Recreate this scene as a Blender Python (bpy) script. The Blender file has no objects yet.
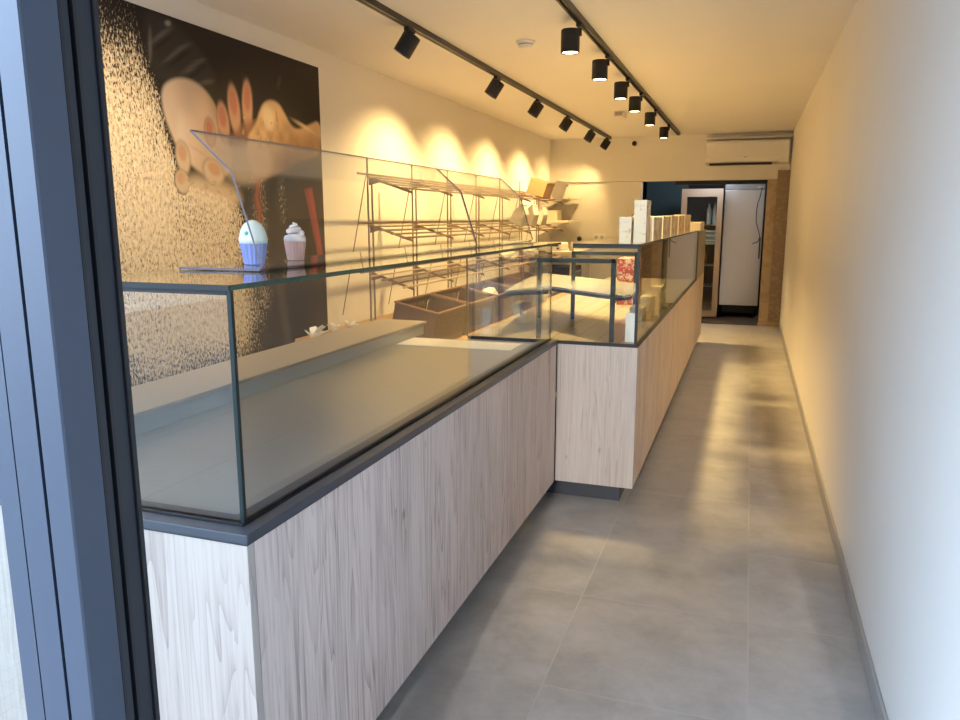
import bpy, bmesh, math, random
import numpy as np
from mathutils import Vector, Matrix

random.seed(7)
scene = bpy.context.scene
COL = scene.collection
R = math.radians

# ------------------------------------------------------------------ materials
def mat(name, color=(.8, .8, .8), rough=.5, metal=0.0, spec=None, emit=None, estr=0):
    m = bpy.data.materials.new(name); m.use_nodes = True
    b = m.node_tree.nodes['Principled BSDF']
    b.inputs['Base Color'].default_value = (*color, 1)
    b.inputs['Roughness'].default_value = rough
    b.inputs['Metallic'].default_value = metal
    if spec is not None: b.inputs['Specular IOR Level'].default_value = spec
    if emit:
        b.inputs['Emission Color'].default_value = (*emit, 1)
        b.inputs['Emission Strength'].default_value = estr
    return m

class NT:
    def __init__(s, m):
        s.t = m.node_tree; s.n = s.t.nodes; s.b = s.n.get('Principled BSDF')
    def node(s, typ, **kw):
        n = s.n.new(typ)
        for k, v in kw.items(): setattr(n, k, v)
        return n
    def link(s, a, b): s.t.links.new(a, b)
    def set(s, sock, v):
        if hasattr(v, 'is_output'): s.link(v, sock)
        else: sock.default_value = v
    def math(s, op, a, b=0.0, clamp=False):
        n = s.node('ShaderNodeMath', operation=op, use_clamp=clamp)
        s.set(n.inputs[0], a); s.set(n.inputs[1], b); return n.outputs[0]
    def coords(s):
        return s.node('ShaderNodeTexCoord').outputs['Object']
    def xyz(s, v):
        n = s.node('ShaderNodeSeparateXYZ'); s.link(v, n.inputs[0]); return n.outputs
    def vec(s, x, y, z):
        n = s.node('ShaderNodeCombineXYZ')
        for i, q in enumerate((x, y, z)): s.set(n.inputs[i], q)
        return n.outputs[0]
    def noise(s, v, scale, detail=3, rough=.5, dist=0):
        n = s.node('ShaderNodeTexNoise'); s.link(v, n.inputs['Vector'])
        n.inputs['Scale'].default_value = scale; n.inputs['Detail'].default_value = detail
        n.inputs['Roughness'].default_value = rough; n.inputs['Distortion'].default_value = dist
        return n.outputs['Fac']
    def ramp(s, f, stops):
        n = s.node('ShaderNodeValToRGB'); s.set(n.inputs[0], f)
        e = n.color_ramp.elements
        while len(e) < len(stops): e.new(.5)
        for q, (p, c) in zip(e, stops):
            q.position = p; q.color = (*c, 1) if len(c) == 3 else c
        return n.outputs[0]
    def mix(s, f, a, b, typ='MIX'):
        n = s.node('ShaderNodeMix', data_type='RGBA', blend_type=typ)
        s.set(n.inputs[0], f)
        s.set(n.inputs[6], a if hasattr(a, 'is_output') else (*a, 1))
        s.set(n.inputs[7], b if hasattr(b, 'is_output') else (*b, 1))
        return n.outputs[2]
    def bump(s, h, strength=.1, dist=.01):
        n = s.node('ShaderNodeBump'); n.inputs['Strength'].default_value = strength
        n.inputs['Distance'].default_value = dist; s.link(h, n.inputs['Height'])
        s.link(n.outputs[0], s.b.inputs['Normal'])

def plaster(name, color, rough=.85):
    m = mat(name, color, rough, spec=.3); t = NT(m); v = t.coords()
    f = t.noise(v, 1.3, 3)
    t.link(t.mix(f, tuple(c * .96 for c in color), tuple(min(1, c * 1.03) for c in color)), t.b.inputs['Base Color'])
    t.bump(t.noise(v, 60, 2), .04, .004)
    return m

def wood(name, base, dark, seed=0.0, contrast=1.0):
    """vertical cathedral grain: contour lines of a noise stretched along Z, in planks"""
    m = mat(name, base, .55, spec=.35); t = NT(m)
    x, y, z = t.xyz(t.coords())
    a = t.math('ADD', t.math('ADD', x, y), seed)
    plank = t.math('FLOOR', t.math('DIVIDE', a, .21))
    off = t.math('MULTIPLY', plank, 7.31)
    gv = t.vec(t.math('ADD', t.math('MULTIPLY', a, 10.5), off), off, t.math('MULTIPLY', z, .7))
    n = t.noise(gv, 1.0, 2.0, .45, .35)
    rings = t.math('FRACT', t.math('MULTIPLY', n, 15))
    line = t.math('POWER', rings, 3.0)
    fine = t.noise(t.vec(t.math('MULTIPLY', a, 120), off, t.math('MULTIPLY', z, 3.0)), 1.0, 2)
    broad = t.noise(t.vec(t.math('ADD', t.math('MULTIPLY', a, 11), off), 3.0, t.math('MULTIPLY', z, .5)), 1.0, 2)
    patch = t.noise(t.vec(t.math('MULTIPLY', a, 6), off, t.math('MULTIPLY', z, 2.2)), 1.0, 1)
    f = t.math('MULTIPLY', line, t.math('MULTIPLY', t.ramp(patch, [(.36, (.15, .15, .15)), (.62, (1, 1, 1))]), .52 * contrast))
    f = t.math('ADD', f, t.math('MULTIPLY', t.math('SUBTRACT', fine, .42), .95 * contrast))
    f = t.math('ADD', f, t.math('MULTIPLY', t.math('SUBTRACT', broad, .5), .55 * contrast), clamp=True)
    dash = t.noise(t.vec(t.math('MULTIPLY', a, 190), off, t.math('MULTIPLY', z, 9)), 1.0, 1)
    dash = t.ramp(dash, [(.60, (0, 0, 0)), (.72, (1, 1, 1))])
    dmask = t.noise(t.vec(t.math('MULTIPLY', a, 14), off, t.math('MULTIPLY', z, 1.5)), 1.0, 1)
    f = t.math('ADD', f, t.math('MULTIPLY', dash, t.math('MULTIPLY', dmask, 0.48 * contrast)), clamp=True)
    col = t.mix(f, base, dark)
    vo = t.node('ShaderNodeTexVoronoi'); vo.inputs['Scale'].default_value = 1.0
    t.link(t.vec(t.math('MULTIPLY', a, 12), off, t.math('MULTIPLY', z, 6)), vo.inputs['Vector'])
    knot = t.ramp(vo.outputs['Distance'], [(0, (1, 1, 1)), (.05, (.75, .75, .75)), (.13, (0, 0, 0))])
    rnd = t.math('GREATER_THAN', t.xyz(vo.outputs['Color'])[0], .72)
    col = t.mix(t.math('MULTIPLY', t.math('MULTIPLY', knot, rnd), .75), col, tuple(c * .45 for c in dark))
    t.link(col, t.b.inputs['Base Color'])
    t.bump(f, .05, .002)
    return m

def glass(name, tint=(.965, .98, .97), f0=.035):
    m = bpy.data.materials.new(name); m.use_nodes = True
    t = NT(m); t.n.remove(t.b)
    out = t.n['Material Output']
    tr = t.node('ShaderNodeBsdfTransparent'); tr.inputs[0].default_value = (*tint, 1)
    gl = t.node('ShaderNodeBsdfGlossy'); gl.inputs['Roughness'].default_value = 0.0
    gl.inputs[0].default_value = (1, 1, 1, 1)
    lw = t.node('ShaderNodeLayerWeight'); lw.inputs[0].default_value = .5
    f = t.math('POWER', lw.outputs['Facing'], 5.0)
    f = t.math('ADD', t.math('MULTIPLY', f, 1 - f0), f0, clamp=True)
    mx = t.node('ShaderNodeMixShader'); t.link(f, mx.inputs[0])
    t.link(tr.outputs[0], mx.inputs[1]); t.link(gl.outputs[0], mx.inputs[2])
    t.link(mx.outputs[0], out.inputs['Surface'])
    return m

M = {}
M['wall'] = plaster('wall_paint', (.82, .795, .75))
M['ceil'] = plaster('ceiling_paint', (.80, .775, .73))
M['backwall'] = plaster('back_wall_paint', (.76, .735, .69))
M['wood_front'] = wood('pale_pine_laminate', (.72, .61, .565), (.27, .205, .18), .37, 1.12)
M['wood_end'] = wood('pale_pine_laminate_end', (.525, .475, .44), (.29, .235, .215), 2.93, .95)  # same laminate as the fronts; colour darkened to tame daylight on the ends
M['metal_dark'] = mat('anthracite_aluminium', (.045, .055, .075), .38, .0, .6)
M['frame_blue'] = mat('blue_grey_coated_aluminium', (.045, .062, .098), .42, .0, .6)
M['gasket'] = mat('black_rubber', (.008, .009, .013), .5)
M['kick'] = mat('dark_plinth', (.035, .042, .055), .35, 0, .6)
M['glass'] = glass('clear_glass')
M['glass_edge'] = mat('green_glass_edge', (.012, .06, .045), .12, 0, .8)
M['edge_dark'] = mat('dark_glass_joint', (.006, .018, .018), .3, 0, .4)
M['edge_pale'] = mat('pale_glass_edge', (.16, .145, .17), .6, 0, .1)
M['edge_shadow'] = mat('smoky_glass_edge', (.06, .055, .06), .2, 0, .6)  # darker edge tone for the guard by the bread rack
M['black'] = mat('black_powder_coat', (.009, .009, .011), .45, 0, .4)
M['track'] = mat('black_track', (.02, .019, .018), .4, 0, .5)
M['white'] = mat('white_plastic', (.78, .76, .72), .45)
M['white_paper'] = mat('white_paper', (.8, .78, .73), .8)
M['cream'] = mat('cream_laminate', (.72, .66, .54), .5)
M['steel_rod'] = mat('warm_steel', (.23, .17, .145), .4, .55)
M['slat'] = mat('shelf_rod_brown', (.20, .125, .085), .5)
M['slat_light'] = mat('shelf_rod_beech', (.50, .38, .25), .5)
M['lens'] = mat('lit_lens', (1, .9, .75), .4, emit=(1, .80, .52), estr=14)

def m_floor():
    m = mat('grey_stone_tiles', (.3, .29, .28), .36, spec=.45); t = NT(m)
    x, y, z = t.xyz(t.coords())
    u = t.math('DIVIDE', t.math('SUBTRACT', x, .077), .6)
    w = t.math('DIVIDE', t.math('SUBTRACT', y, 2.668), .6)
    def edge(q):
        f = t.math('FRACT', q)
        return t.math('MINIMUM', f, t.math('SUBTRACT', 1.0, f))
    d = t.math('MINIMUM', edge(u), edge(w))
    grout = t.math('LESS_THAN', d, .0042)
    iu, iw = t.math('FLOOR', u), t.math('FLOOR', w)
    wn = t.node('ShaderNodeTexWhiteNoise', noise_dimensions='3D')
    t.link(t.vec(iu, iw, 3.0), wn.inputs['Vector'])
    rv = wn.outputs['Value']
    sv = t.vec(t.math('ADD', x, t.math('MULTIPLY', rv, 31)), t.math('ADD', y, t.math('MULTIPLY', rv, 17)), z)
    cloud = t.noise(sv, 4.0, 8, .7, .15)
    vein = t.noise(sv, 1.6, 5, .6, .5)
    vl = t.ramp(t.math('ABSOLUTE', t.math('SUBTRACT', vein, .5)), [(0, (1, 1, 1)), (.018, (0, 0, 0))])
    c = t.ramp(cloud, [(.28, (.31, .298, .287)), (.5, (.425, .412, .40)), (.72, (.54, .525, .51))])
    c = t.mix(t.math('MULTIPLY', vl, .16), c, (.50, .48, .46))
    c = t.mix(t.math('MULTIPLY', rv, .22), c, (.29, .275, .26))
    gcol = t.mix(t.noise(t.vec(x, y, 7.0), 1.7, 2), (.30, .285, .27), (.64, .63, .61))
    c = t.mix(grout, c, gcol)
    t.link(c, t.b.inputs['Base Color'])
    t.link(t.math('ADD', t.math('MULTIPLY', cloud, .25), .26), t.b.inputs['Roughness'])
    t.bump(t.math('ADD', t.math('MULTIPLY', cloud, .3), t.math('MULTIPLY', grout, -1.0)), .12, .004)
    return m
M['floor'] = m_floor()

def m_pave():
    m = mat('grey_street_paving', (.5, .5, .5), .8); t = NT(m)
    br = t.node('ShaderNodeTexBrick'); t.link(t.coords(), br.inputs['Vector'])
    br.inputs['Scale'].default_value = 4.0
    br.inputs['Color1'].default_value = (.52, .51, .49, 1); br.inputs['Color2'].default_value = (.42, .41, .40, 1)
    br.inputs['Mortar'].default_value = (.2, .2, .2, 1); br.inputs['Mortar Size'].default_value = .015
    t.link(br.outputs[0], t.b.inputs['Base Color'])
    return m
M['pave'] = m_pave()

M['steel'] = mat('brushed_stainless_steel', (.55, .54, .54), .42, .9)

def m_lines(name, base, line, sx, sy, w, rough=.3):
    m = mat(name, base, rough, spec=.5); t = NT(m)
    x, y, z = t.xyz(t.coords())
    def edge(q, s):
        f = t.math('FRACT', t.math('DIVIDE', q, s)); return t.math('MULTIPLY', t.math('MINIMUM', f, t.math('SUBTRACT', 1.0, f)), s)
    g = t.math('LESS_THAN', t.math('MINIMUM', edge(x, sx), edge(y, sy)), w)
    n = t.noise(t.coords(), 5, 4)
    c = t.mix(n, tuple(q * .9 for q in base), tuple(q * 1.08 for q in base))
    t.link(t.mix(g, c, line), t.b.inputs['Base Color'])
    return m
M['base_tile'] = m_lines('beige_display_base', (.27, .245, .205), (.08, .065, .05), .115, .30, .003)
M['base_grey'] = m_lines('grey_stone_display_base', (.225, .22, .21), (.17, .165, .16), .31, .62, .002, .32)
M['ledge_top'] = mat('taupe_ledge', (.34, .285, .225), .45)
M['ledge_face'] = mat('pale_grey_metal', (.42, .45, .47), .38, .3)

def m_print(name, base, ink, scale, thr, warm=None):
    m = mat(name, base, .6); t = NT(m); v = t.coords()
    n = t.noise(v, scale, 5, .65, 1.2)
    c = t.mix(t.ramp(n, [(thr, (0, 0, 0)), (thr + .06, (1, 1, 1))]), base, ink)
    if warm:
        n2 = t.noise(v, scale * .5, 3)
        c = t.mix(t.ramp(n2, [(.55, (0, 0, 0)), (.62, (1, 1, 1))]), c, warm)
    t.link(c, t.b.inputs['Base Color'])
    return m
M['box_white'] = m_print('white_printed_card', (.80, .74, .56), (.42, .33, .20), 26, .60)
M['box_side'] = m_print('printed_pattern_card', (.72, .64, .49), (.36, .25, .15), 20, .56, (.55, .36, .22))
M['red_print'] = m_print('red_floral_card', (.50, .41, .35), (.27, .03, .03), 38, .43)
M['cardboard'] = mat('brown_cardboard', (.42, .27, .14), .8)
M['crate'] = mat('red_brown_crate_plastic', (.062, .022, .012), .5)
M['board'] = mat('orange_brown_board', (.44, .27, .13), .5)
M['jamb'] = m_print('tan_jamb', (.42, .33, .22), (.36, .27, .17), 7, .5)
M['old_paper'] = m_print('faded_wallpaper', (.25, .18, .13), (.33, .26, .19), 13, .52)

# ------------------------------------------------------------------ mesh helpers
def obj(name, bm, m, parent=None, smooth=False, bevel=0, seg=2):
    me = bpy.data.meshes.new(name)
    bmesh.ops.recalc_face_normals(bm, faces=bm.faces[:])
    bm.to_mesh(me); bm.free()
    o = bpy.data.objects.new(name, me); COL.objects.link(o)
    for q in (m if isinstance(m, (list, tuple)) else [m]): me.materials.append(q)
    if smooth:
        for p in me.polygons: p.use_smooth = True
    if bevel:
        b = o.modifiers.new('bevel', 'BEVEL'); b.width = bevel; b.segments = seg; b.limit_method = 'ANGLE'
    if parent: o.parent = parent
    return o

def B(*boxes):
    bm = bmesh.new()
    for b in boxes: add_box(bm, *b)
    return bm

def add_box(bm, x0, x1, y0, y1, z0, z1, mi=0):
    vs = [bm.verts.new(p) for p in ((x0, y0, z0), (x1, y0, z0), (x1, y1, z0), (x0, y1, z0), (x0, y0, z1), (x1, y0, z1), (x1, y1, z1), (x0, y1, z1))]
    for f in ((0, 3, 2, 1), (4, 5, 6, 7), (0, 1, 5, 4), (1, 2, 6, 5), (2, 3, 7, 6), (3, 0, 4, 7)):
        bm.faces.new([vs[i] for i in f]).material_index = mi
    return vs

def add_tube(bm, a, b, r, n=10, r2=None):
    a, b = Vector(a), Vector(b); d = (b - a)
    q = d.to_track_quat('Z', 'Y'); r2 = r if r2 is None else r2
    ra = [bm.verts.new(a + q @ Vector((r * math.cos(t), r * math.sin(t), 0))) for t in [2 * math.pi * i / n for i in range(n)]]
    rb = [bm.verts.new(b + q @ Vector((r2 * math.cos(t), r2 * math.sin(t), 0))) for t in [2 * math.pi * i / n for i in range(n)]]
    for i in range(n): bm.faces.new((ra[i], ra[(i + 1) % n], rb[(i + 1) % n], rb[i]))
    bm.faces.new(ra[::-1]); bm.faces.new(rb)

def T(a, b, r, n=10):
    bm = bmesh.new(); add_tube(bm, a, b, r, n); return bm

def add_path(bm, pts, r, n=8):
    for p, q in zip(pts, pts[1:]): add_tube(bm, p, q, r, n)

def add_prism(bm, poly, axis, lo, hi, mi=0):
    """extrude a 2D polygon along an axis"""
    def P(u, v, w): return {'x': (w, u, v), 'y': (u, w, v), 'z': (u, v, w)}[axis]
    a = [bm.verts.new(P(u, v, lo)) for u, v in poly]; b = [bm.verts.new(P(u, v, hi)) for u, v in poly]
    n = len(poly)
    for i in range(n): bm.faces.new((a[i], a[(i + 1) % n], b[(i + 1) % n], b[i])).material_index = mi
    bm.faces.new(a[::-1]).material_index = mi; bm.faces.new(b).material_index = mi

def add_lathe(bm, prof, n=24, c=(0, 0, 0)):
    rings = []
    for r, z in prof:
        rings.append([bm.verts.new((c[0] + r * math.cos(2 * math.pi * i / n), c[1] + r * math.sin(2 * math.pi * i / n), c[2] + z)) for i in range(n)])
    for p, q in zip(rings, rings[1:]):
        for i in range(n): bm.faces.new((p[i], p[(i + 1) % n], q[(i + 1) % n], q[i]))
    bm.faces.new(rings[0][::-1]); bm.faces.new(rings[-1])

def pane(bm, x0, x1, y0, y1, z0, z1, thin):
    """a glass sheet: broad faces get slot 0, the narrow edges slot 1"""
    n0 = len(bm.faces)
    add_box(bm, x0, x1, y0, y1, z0, z1); bm.faces.ensure_lookup_table()
    for f in bm.faces[n0:]:
        f.normal_update()
        f.material_index = 0 if abs(f.normal['xyz'.index(thin)]) > .5 else 1

def tag(o, label, cat, group=None):
    o['label'] = label; o['category'] = cat
    if group: o['group'] = group
    return o
def thing(name, label, cat, loc=(0, 0, 0), group=None, rot=(0, 0, 0)):
    o = bpy.data.objects.new(name, None); COL.objects.link(o)
    o.location = loc; o.rotation_euler = rot; o.empty_display_size = .1
    return tag(o, label, cat, group)
def struct(name, bm, m, **k):
    o = obj(name, bm, m, **k); o['kind'] = 'structure'
    return o
def copy_thing(o, loc, label, rot=None):
    c = o.copy(); COL.objects.link(c); c.location = loc; c['label'] = label
    if rot is not None: c.rotation_euler = rot
    for ch in o.children:
        d = ch.copy(); COL.objects.link(d); d.parent = c
        for g in ch.children:
            e = g.copy(); COL.objects.link(e); e.parent = d
    return c

# ------------------------------------------------------------------ room shell
XL, XR, YB, ZC = -2.72, .44, 10.75, 2.497
Y0 = .60
struct('floor', B((XL - .1, XR + .1, Y0 - .05, YB + .02, -.08, 0)), M['floor'])
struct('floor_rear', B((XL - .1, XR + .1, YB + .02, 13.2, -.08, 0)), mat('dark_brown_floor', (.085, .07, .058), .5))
struct('ceiling', B((XL - .1, XR + .1, Y0 - .05, YB + .15, ZC, ZC + .1)), M['ceil'])
struct('wall_left', B((XL - .1, XL, Y0 - .05, YB + .1, 0, ZC)), M['wall'])
struct('wall_right', B((XR, XR + .1, Y0 - .05, 13.2, 0, ZC)), M['wall'])
bm = B((XL, -1.435, YB, YB + .12, 0, 1.905), (XL, XR, YB - .02, YB + .12, 1.91, ZC))
struct('wall_back', bm, M['backwall'])
bm = B((.174, .30, YB - .02, YB + .14, 0, 1.91))
w = struct('wall_jamb', bm, M['jamb'])
struct('trim_1', B((.29, .438, YB - .05, YB + .02, .06, 2.02)), M['old_paper'])
struct('trim_2', B((.165, .438, YB - .06, YB - .02, 0, .06)), M['jamb'])
bm = bmesh.new(); add_box(bm, XR - .012, XR, Y0, YB - .06, 0, .066)
M['plinth'] = mat('grey_tile_plinth', (.36, .355, .345), .45)
struct('baseboard_right', bm, M['plinth'], bevel=.003)
M['thresh'] = mat('dark_threshold', (.05, .042, .035), .6)
struct('trim_3', B((-1.43, .174, YB - .02, YB + .04, 0, .004)), M['thresh'])
# boxed pipe along the top of the back wall
struct('trim_4', B((-.62, XR, YB - .09, YB - .02, 2.415, 2.46)), M['backwall'], bevel=.01)
# back room
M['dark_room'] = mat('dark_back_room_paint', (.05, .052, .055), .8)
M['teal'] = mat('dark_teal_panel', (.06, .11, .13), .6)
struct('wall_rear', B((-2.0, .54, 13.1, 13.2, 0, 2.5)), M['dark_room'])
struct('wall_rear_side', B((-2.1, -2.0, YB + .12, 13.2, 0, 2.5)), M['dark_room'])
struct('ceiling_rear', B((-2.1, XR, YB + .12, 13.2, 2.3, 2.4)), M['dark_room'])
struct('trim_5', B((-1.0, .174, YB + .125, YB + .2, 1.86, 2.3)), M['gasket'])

# street outside, in front of the shop
struct('ground', B((-9, 9, -9, Y0 - .05, -.12, -.02)), M['pave'])

# shopfront: door post with grooved front face, stepped reveal and gaskets, and the window beside it
def post_poly():
    return [(-.797, .60), (-.768, .60), (-.768, .608), (-.766, .608), (-.766, .60), (-.729, .60), (-.729, .612), (-.724, .612),
            (-.724, .60), (-.692, .60), (-.69, .602), (-.69, .646), (-.797, .646)]
door = bpy.data.objects.new('door_1', None); COL.objects.link(door); door['kind'] = 'structure'
bm = bmesh.new(); add_prism(bm, post_poly(), 'z', 0, 2.6)
obj('door_post', bm, M['frame_blue'], door)
bm = bmesh.new(); add_prism(bm, [(-.797, .6465), (-.697, .6465), (-.697, .651), (-.692, .652), (-.692, .661), (-.697, .662), (-.697, .668), (-.692, .669), (-.692, .692), (-.797, .692)], 'z', 0, 2.6)
obj('door_stop', bm, mat('near_black_aluminium', (.014, .018, .026), .45), door)
obj('door_seal', B((-.6965, -.6895, .6465, .6505, 0, 2.6), (-.6965, -.6895, .6655, .6695, 0, 2.6), (-.700, -.6885, .693, .699, 0, 2.6)), M['gasket'], door)
win = bpy.data.objects.new('window_1', None); COL.objects.link(win); win['kind'] = 'structure'
obj('window_frame', B((XL, -.798, .60, .68, 0, .09), (XL, -.798, .60, .68, 2.50, 2.6), (XL, XL + .08, .601, .679, .09, 2.5)), M['frame_blue'], win)
bm = bmesh.new(); pane(bm, XL + .08, -.80, .64, .648, .09, 2.5, 'y')
obj('window_pane', bm, [M['glass'], M['edge_dark']], win)

# ------------------------------------------------------------------ wall mural (flour clapping hands), painted as a vertex grid
def build_mural():
    y0, y1, z0, z1 = 2.25, 4.552, .60, 2.377
    W, H = 400, 310
    ys = np.linspace(y0, y1, W); zs = np.linspace(z0, z1, H)
    Yg, Zg = np.meshgrid(ys, zs)
    rng = np.random.default_rng(3)
    def smooth(a, n):
        for _ in range(n):
            a = (np.roll(a, 1, 0) + np.roll(a, -1, 0) + np.roll(a, 1, 1) + np.roll(a, -1, 1) + a * 2) / 6
        return a
    def lowf(cy, cz):
        g = rng.random((cz + 1, cy + 1))
        u = (np.arange(W) / (W - 1)) * cy; v = (np.arange(H) / (H - 1)) * cz
        iu = np.minimum(u.astype(int), cy - 1); iv = np.minimum(v.astype(int), cz - 1)
        fu = (u - iu)[None, :]; fv = (v - iv)[:, None]
        fu = fu * fu * (3 - 2 * fu); fv = fv * fv * (3 - 2 * fv)
        a = g[iv][:, iu]; b = g[iv][:, iu + 1]; c = g[iv + 1][:, iu]; d = g[iv + 1][:, iu + 1]
        return (a * (1 - fu) + b * fu) * (1 - fv) + (c * (1 - fu) + d * fu) * fv
    img = np.zeros((H, W, 3)); img[:] = (.014, .011, .014)
    def put(mask, col):
        img[:] = img * (1 - mask[..., None]) + np.array(col) * mask[..., None]
    def ss(x): 
        x = np.clip(x, 0, 1); return x * x * (3 - 2 * x)
    def ell(cy, cz, ry, rz, ang=0, soft=.08):
        c, s = math.cos(ang), math.sin(ang)
        u = ((Yg - cy) * c + (Zg - cz) * s) / ry; v = (-(Yg - cy) * s + (Zg - cz) * c) / rz
        return ss((1 - np.sqrt(u * u + v * v)) / soft)
    def poly(pts, soft=.01, rounds=2):
        for _ in range(rounds):                  # round the corners
            pts = [q for i in range(len(pts)) for a, b in [(pts[i], pts[(i + 1) % len(pts)])] for q in ((a[0] * .75 + b[0] * .25, a[1] * .75 + b[1] * .25), (a[0] * .25 + b[0] * .75, a[1] * .25 + b[1] * .75))]
        inside = np.zeros((H, W), bool); dist = np.full((H, W), 9.0)
        n = len(pts)
        for i in range(n):
            (ax, az), (bx, bz) = pts[i], pts[(i + 1) % n]
            cond = ((az > Zg) != (bz > Zg))
            with np.errstate(divide='ignore', invalid='ignore'):
                xi = (bx - ax) * (Zg - az) / (bz - az + 1e-12) + ax
            inside ^= cond & (Yg < xi)
            L = (bx - ax) ** 2 + (bz - az) ** 2 + 1e-12
            t = np.clip(((Yg - ax) * (bx - ax) + (Zg - az) * (bz - az)) / L, 0, 1)
            dist = np.minimum(dist, np.hypot(Yg - ax - t * (bx - ax), Zg - az - t * (bz - az)))
        sd = np.where(inside, dist, -dist)
        return ss(sd / soft * .5 + .5)
    # dark apron with faint folds, and lower right charcoal ground
    put(ss((1.65 - Zg) / .3) * ss((Yg - 3.6) / .25), (.038, .033, .032))
    for (cy, cz, ry, rz, a) in ((3.75, 2.16, .012, .11, .1), (3.82, 2.13, .02, .05, .4), (4.1, 2.22, .03, .07, -.4), (4.02, 1.15, .05, .22, .12), (3.93, 1.0, .03, .2, -.1)):
        put(ell(cy, cz, ry, rz, a, .9) * .5, (.075, .062, .062))
    # sleeve
    slv = poly([(3.02, 2.36), (3.10, 2.38), (3.30, 2.33), (3.46, 2.23), (3.53, 2.12), (3.42, 2.06), (3.27, 2.10), (3.12, 2.05), (3.06, 2.10), (3.03, 2.22)], .03)
    put(slv, (.030, .027, .028))
    for i in range(9):
        f = i / 8
        put(slv * ell(3.10 + .34 * f, 2.26 - .10 * f + .05 * math.sin(i * 2.1), .13 - .03 * f, .016 + .006 * math.sin(i * 1.7), .62 - .35 * f, .95) * .75, (.12, .105, .10))
        put(slv * ell(3.12 + .34 * f, 2.235 - .10 * f + .05 * math.sin(i * 2.1), .13 - .03 * f, .012, .62 - .35 * f, .95) * .7, (.012, .010, .012))
    put(ell(3.05, 2.22, .02, .12, -.1, .8) * .8, (.16, .14, .13))
    put(ell(3.18, 2.345, .035, .02, .3, .8), (.28, .25, .23))
    # flour density (thrown by the shader into fine streaks)
    right = np.interp(Zg, [.6, .9, 1.2, 1.42, 1.52, 1.60, 1.75, 2.0, 2.2, 2.4], [3.80, 3.82, 3.76, 3.74, 3.62, 3.22, 3.15, 3.10, 3.02, 2.98])
    fade = np.interp(Zg, [.6, .9, 1.25, 1.5, 1.7, 2.4], [.60, .60, .50, .42, .14, .20])
    top = np.interp(Zg, [.6, .68, .85, 1.85, 2.0, 2.15, 2.28, 2.38], [.58, .72, .86, .84, .76, .64, .46, .34])
    dens = ss((right - Yg) / fade + .55) * top
    n1 = lowf(9, 7); n2 = lowf(26, 14)
    dens = dens * (.86 + .22 * n1) - .07 * ss((2.95 - Yg) / .2) * ss((.85 - Zg) / .1)
    d2 = np.exp(-((Yg - 3.84) / .13) ** 2) * ss((1.74 - Zg) / .1) * ss((Zg - .66) / .3)
    d3 = np.exp(-((Yg - 4.08) / .07) ** 2) * ss((1.74 - Zg) / .1) * ss((Zg - 1.3) / .12)
    dens = np.maximum(dens, np.maximum(d2 * .56, d3 * .46))
    st = np.exp(-((Yg - 3.83 - .01 * np.sin(Zg * 40)) / .025) ** 2) * ss((1.72 - Zg) / .05) * ss((Zg - 1.28) / .15)
    put(st * .8, (.42, .10, .05))
    dens = dens * (1 - .5 * st)
    hz = poly([(3.95, 1.18), (4.03, .62), (4.13, .60), (3.99, 1.2)], .05) * .35
    put(hz, (.22, .19, .17))
    # left forearm and hand
    arm = poly([(3.10, 2.03), (3.16, 2.08), (3.26, 2.11), (3.37, 2.10), (3.46, 2.05), (3.52, 1.97), (3.55, 1.88), (3.60, 1.80), (3.62, 1.72), (3.56, 1.64),
                (3.42, 1.62), (3.28, 1.68), (3.20, 1.74), (3.15, 1.82), (3.10, 1.93)], .015)
    shade = np.clip((Yg - 3.10) / .5, 0, 1)
    colA = np.stack([.66 - .10 * shade, .52 - .14 * shade, .41 - .16 * shade], -1) * (.85 + .3 * lowf(20, 14))[..., None]
    img[:] = img * (1 - arm[..., None]) + colA * arm[..., None]
    put(arm * ell(3.52, 1.98, .10, .20, .35, .9) * .55, (.42, .24, .16))
    for (cy, cz, ry, rz, a) in ((3.34, 1.76, .11, .007, -.35), (3.47, 1.80, .08, .007, -.6), (3.56, 1.74, .05, .008, -.3)):
        put(arm * ell(cy, cz, ry, rz, a, .9) * .45, (.36, .22, .15))
    put(arm * ell(3.22, 1.85, .06, .14, -.1, .9) * .5, (.74, .64, .54))
    def finger(cy, cz, ry, rz, a, col, tip):
        put(ell(cy, cz, ry * 1.10, rz * 1.06, a, .3) * .8, tuple(c * .5 for c in col))
        put(ell(cy, cz, ry * .95, rz * .96, a, .35), col)
        ca, sa = math.cos(a), math.sin(a)
        put(ell(cy - sa * rz * .25, cz + ca * rz * .25, ry * .72, rz * .60, a, .5), tip)
    for cy, cz, ry, rz, a in ((3.44, 1.865, .050, .085, .10), (3.555, 1.925, .058, .125, .12), (3.655, 2.005, .060, .155, .10), (3.775, 2.045, .055, .160, -.06)):
        finger(cy, cz, ry, rz, a, (.56, .33, .22), (.50, .20, .14))
    put(poly([(3.50, 1.88), (3.60, 1.83), (3.80, 1.80), (3.86, 1.90), (3.84, 1.98), (3.72, 1.94), (3.62, 1.86), (3.52, 1.86)], .03) * .85, (.30, .15, .09))
    for cy, cz, ry, rz, a in ((3.22, 1.72, .060, .095, .15), (3.20, 1.60, .060, .070, .2), (3.45, 1.66, .10, .075, -.35)):
        finger(cy, cz, ry, rz, a, (.62, .48, .34), (.55, .33, .20))
    put(poly([(3.20, 1.60), (3.30, 1.64), (3.40, 1.62), (3.60, 1.60), (3.70, 1.52), (3.56, 1.46), (3.38, 1.47), (3.26, 1.50)], .05), (.62, .48, .32))
    for i in range(26):
        put(ell(3.24 + .42 * rng.random(), 1.48 + .13 * rng.random(), .03, .008, rng.random() - .5, .9) * .7, (.42, .27, .15))
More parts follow.
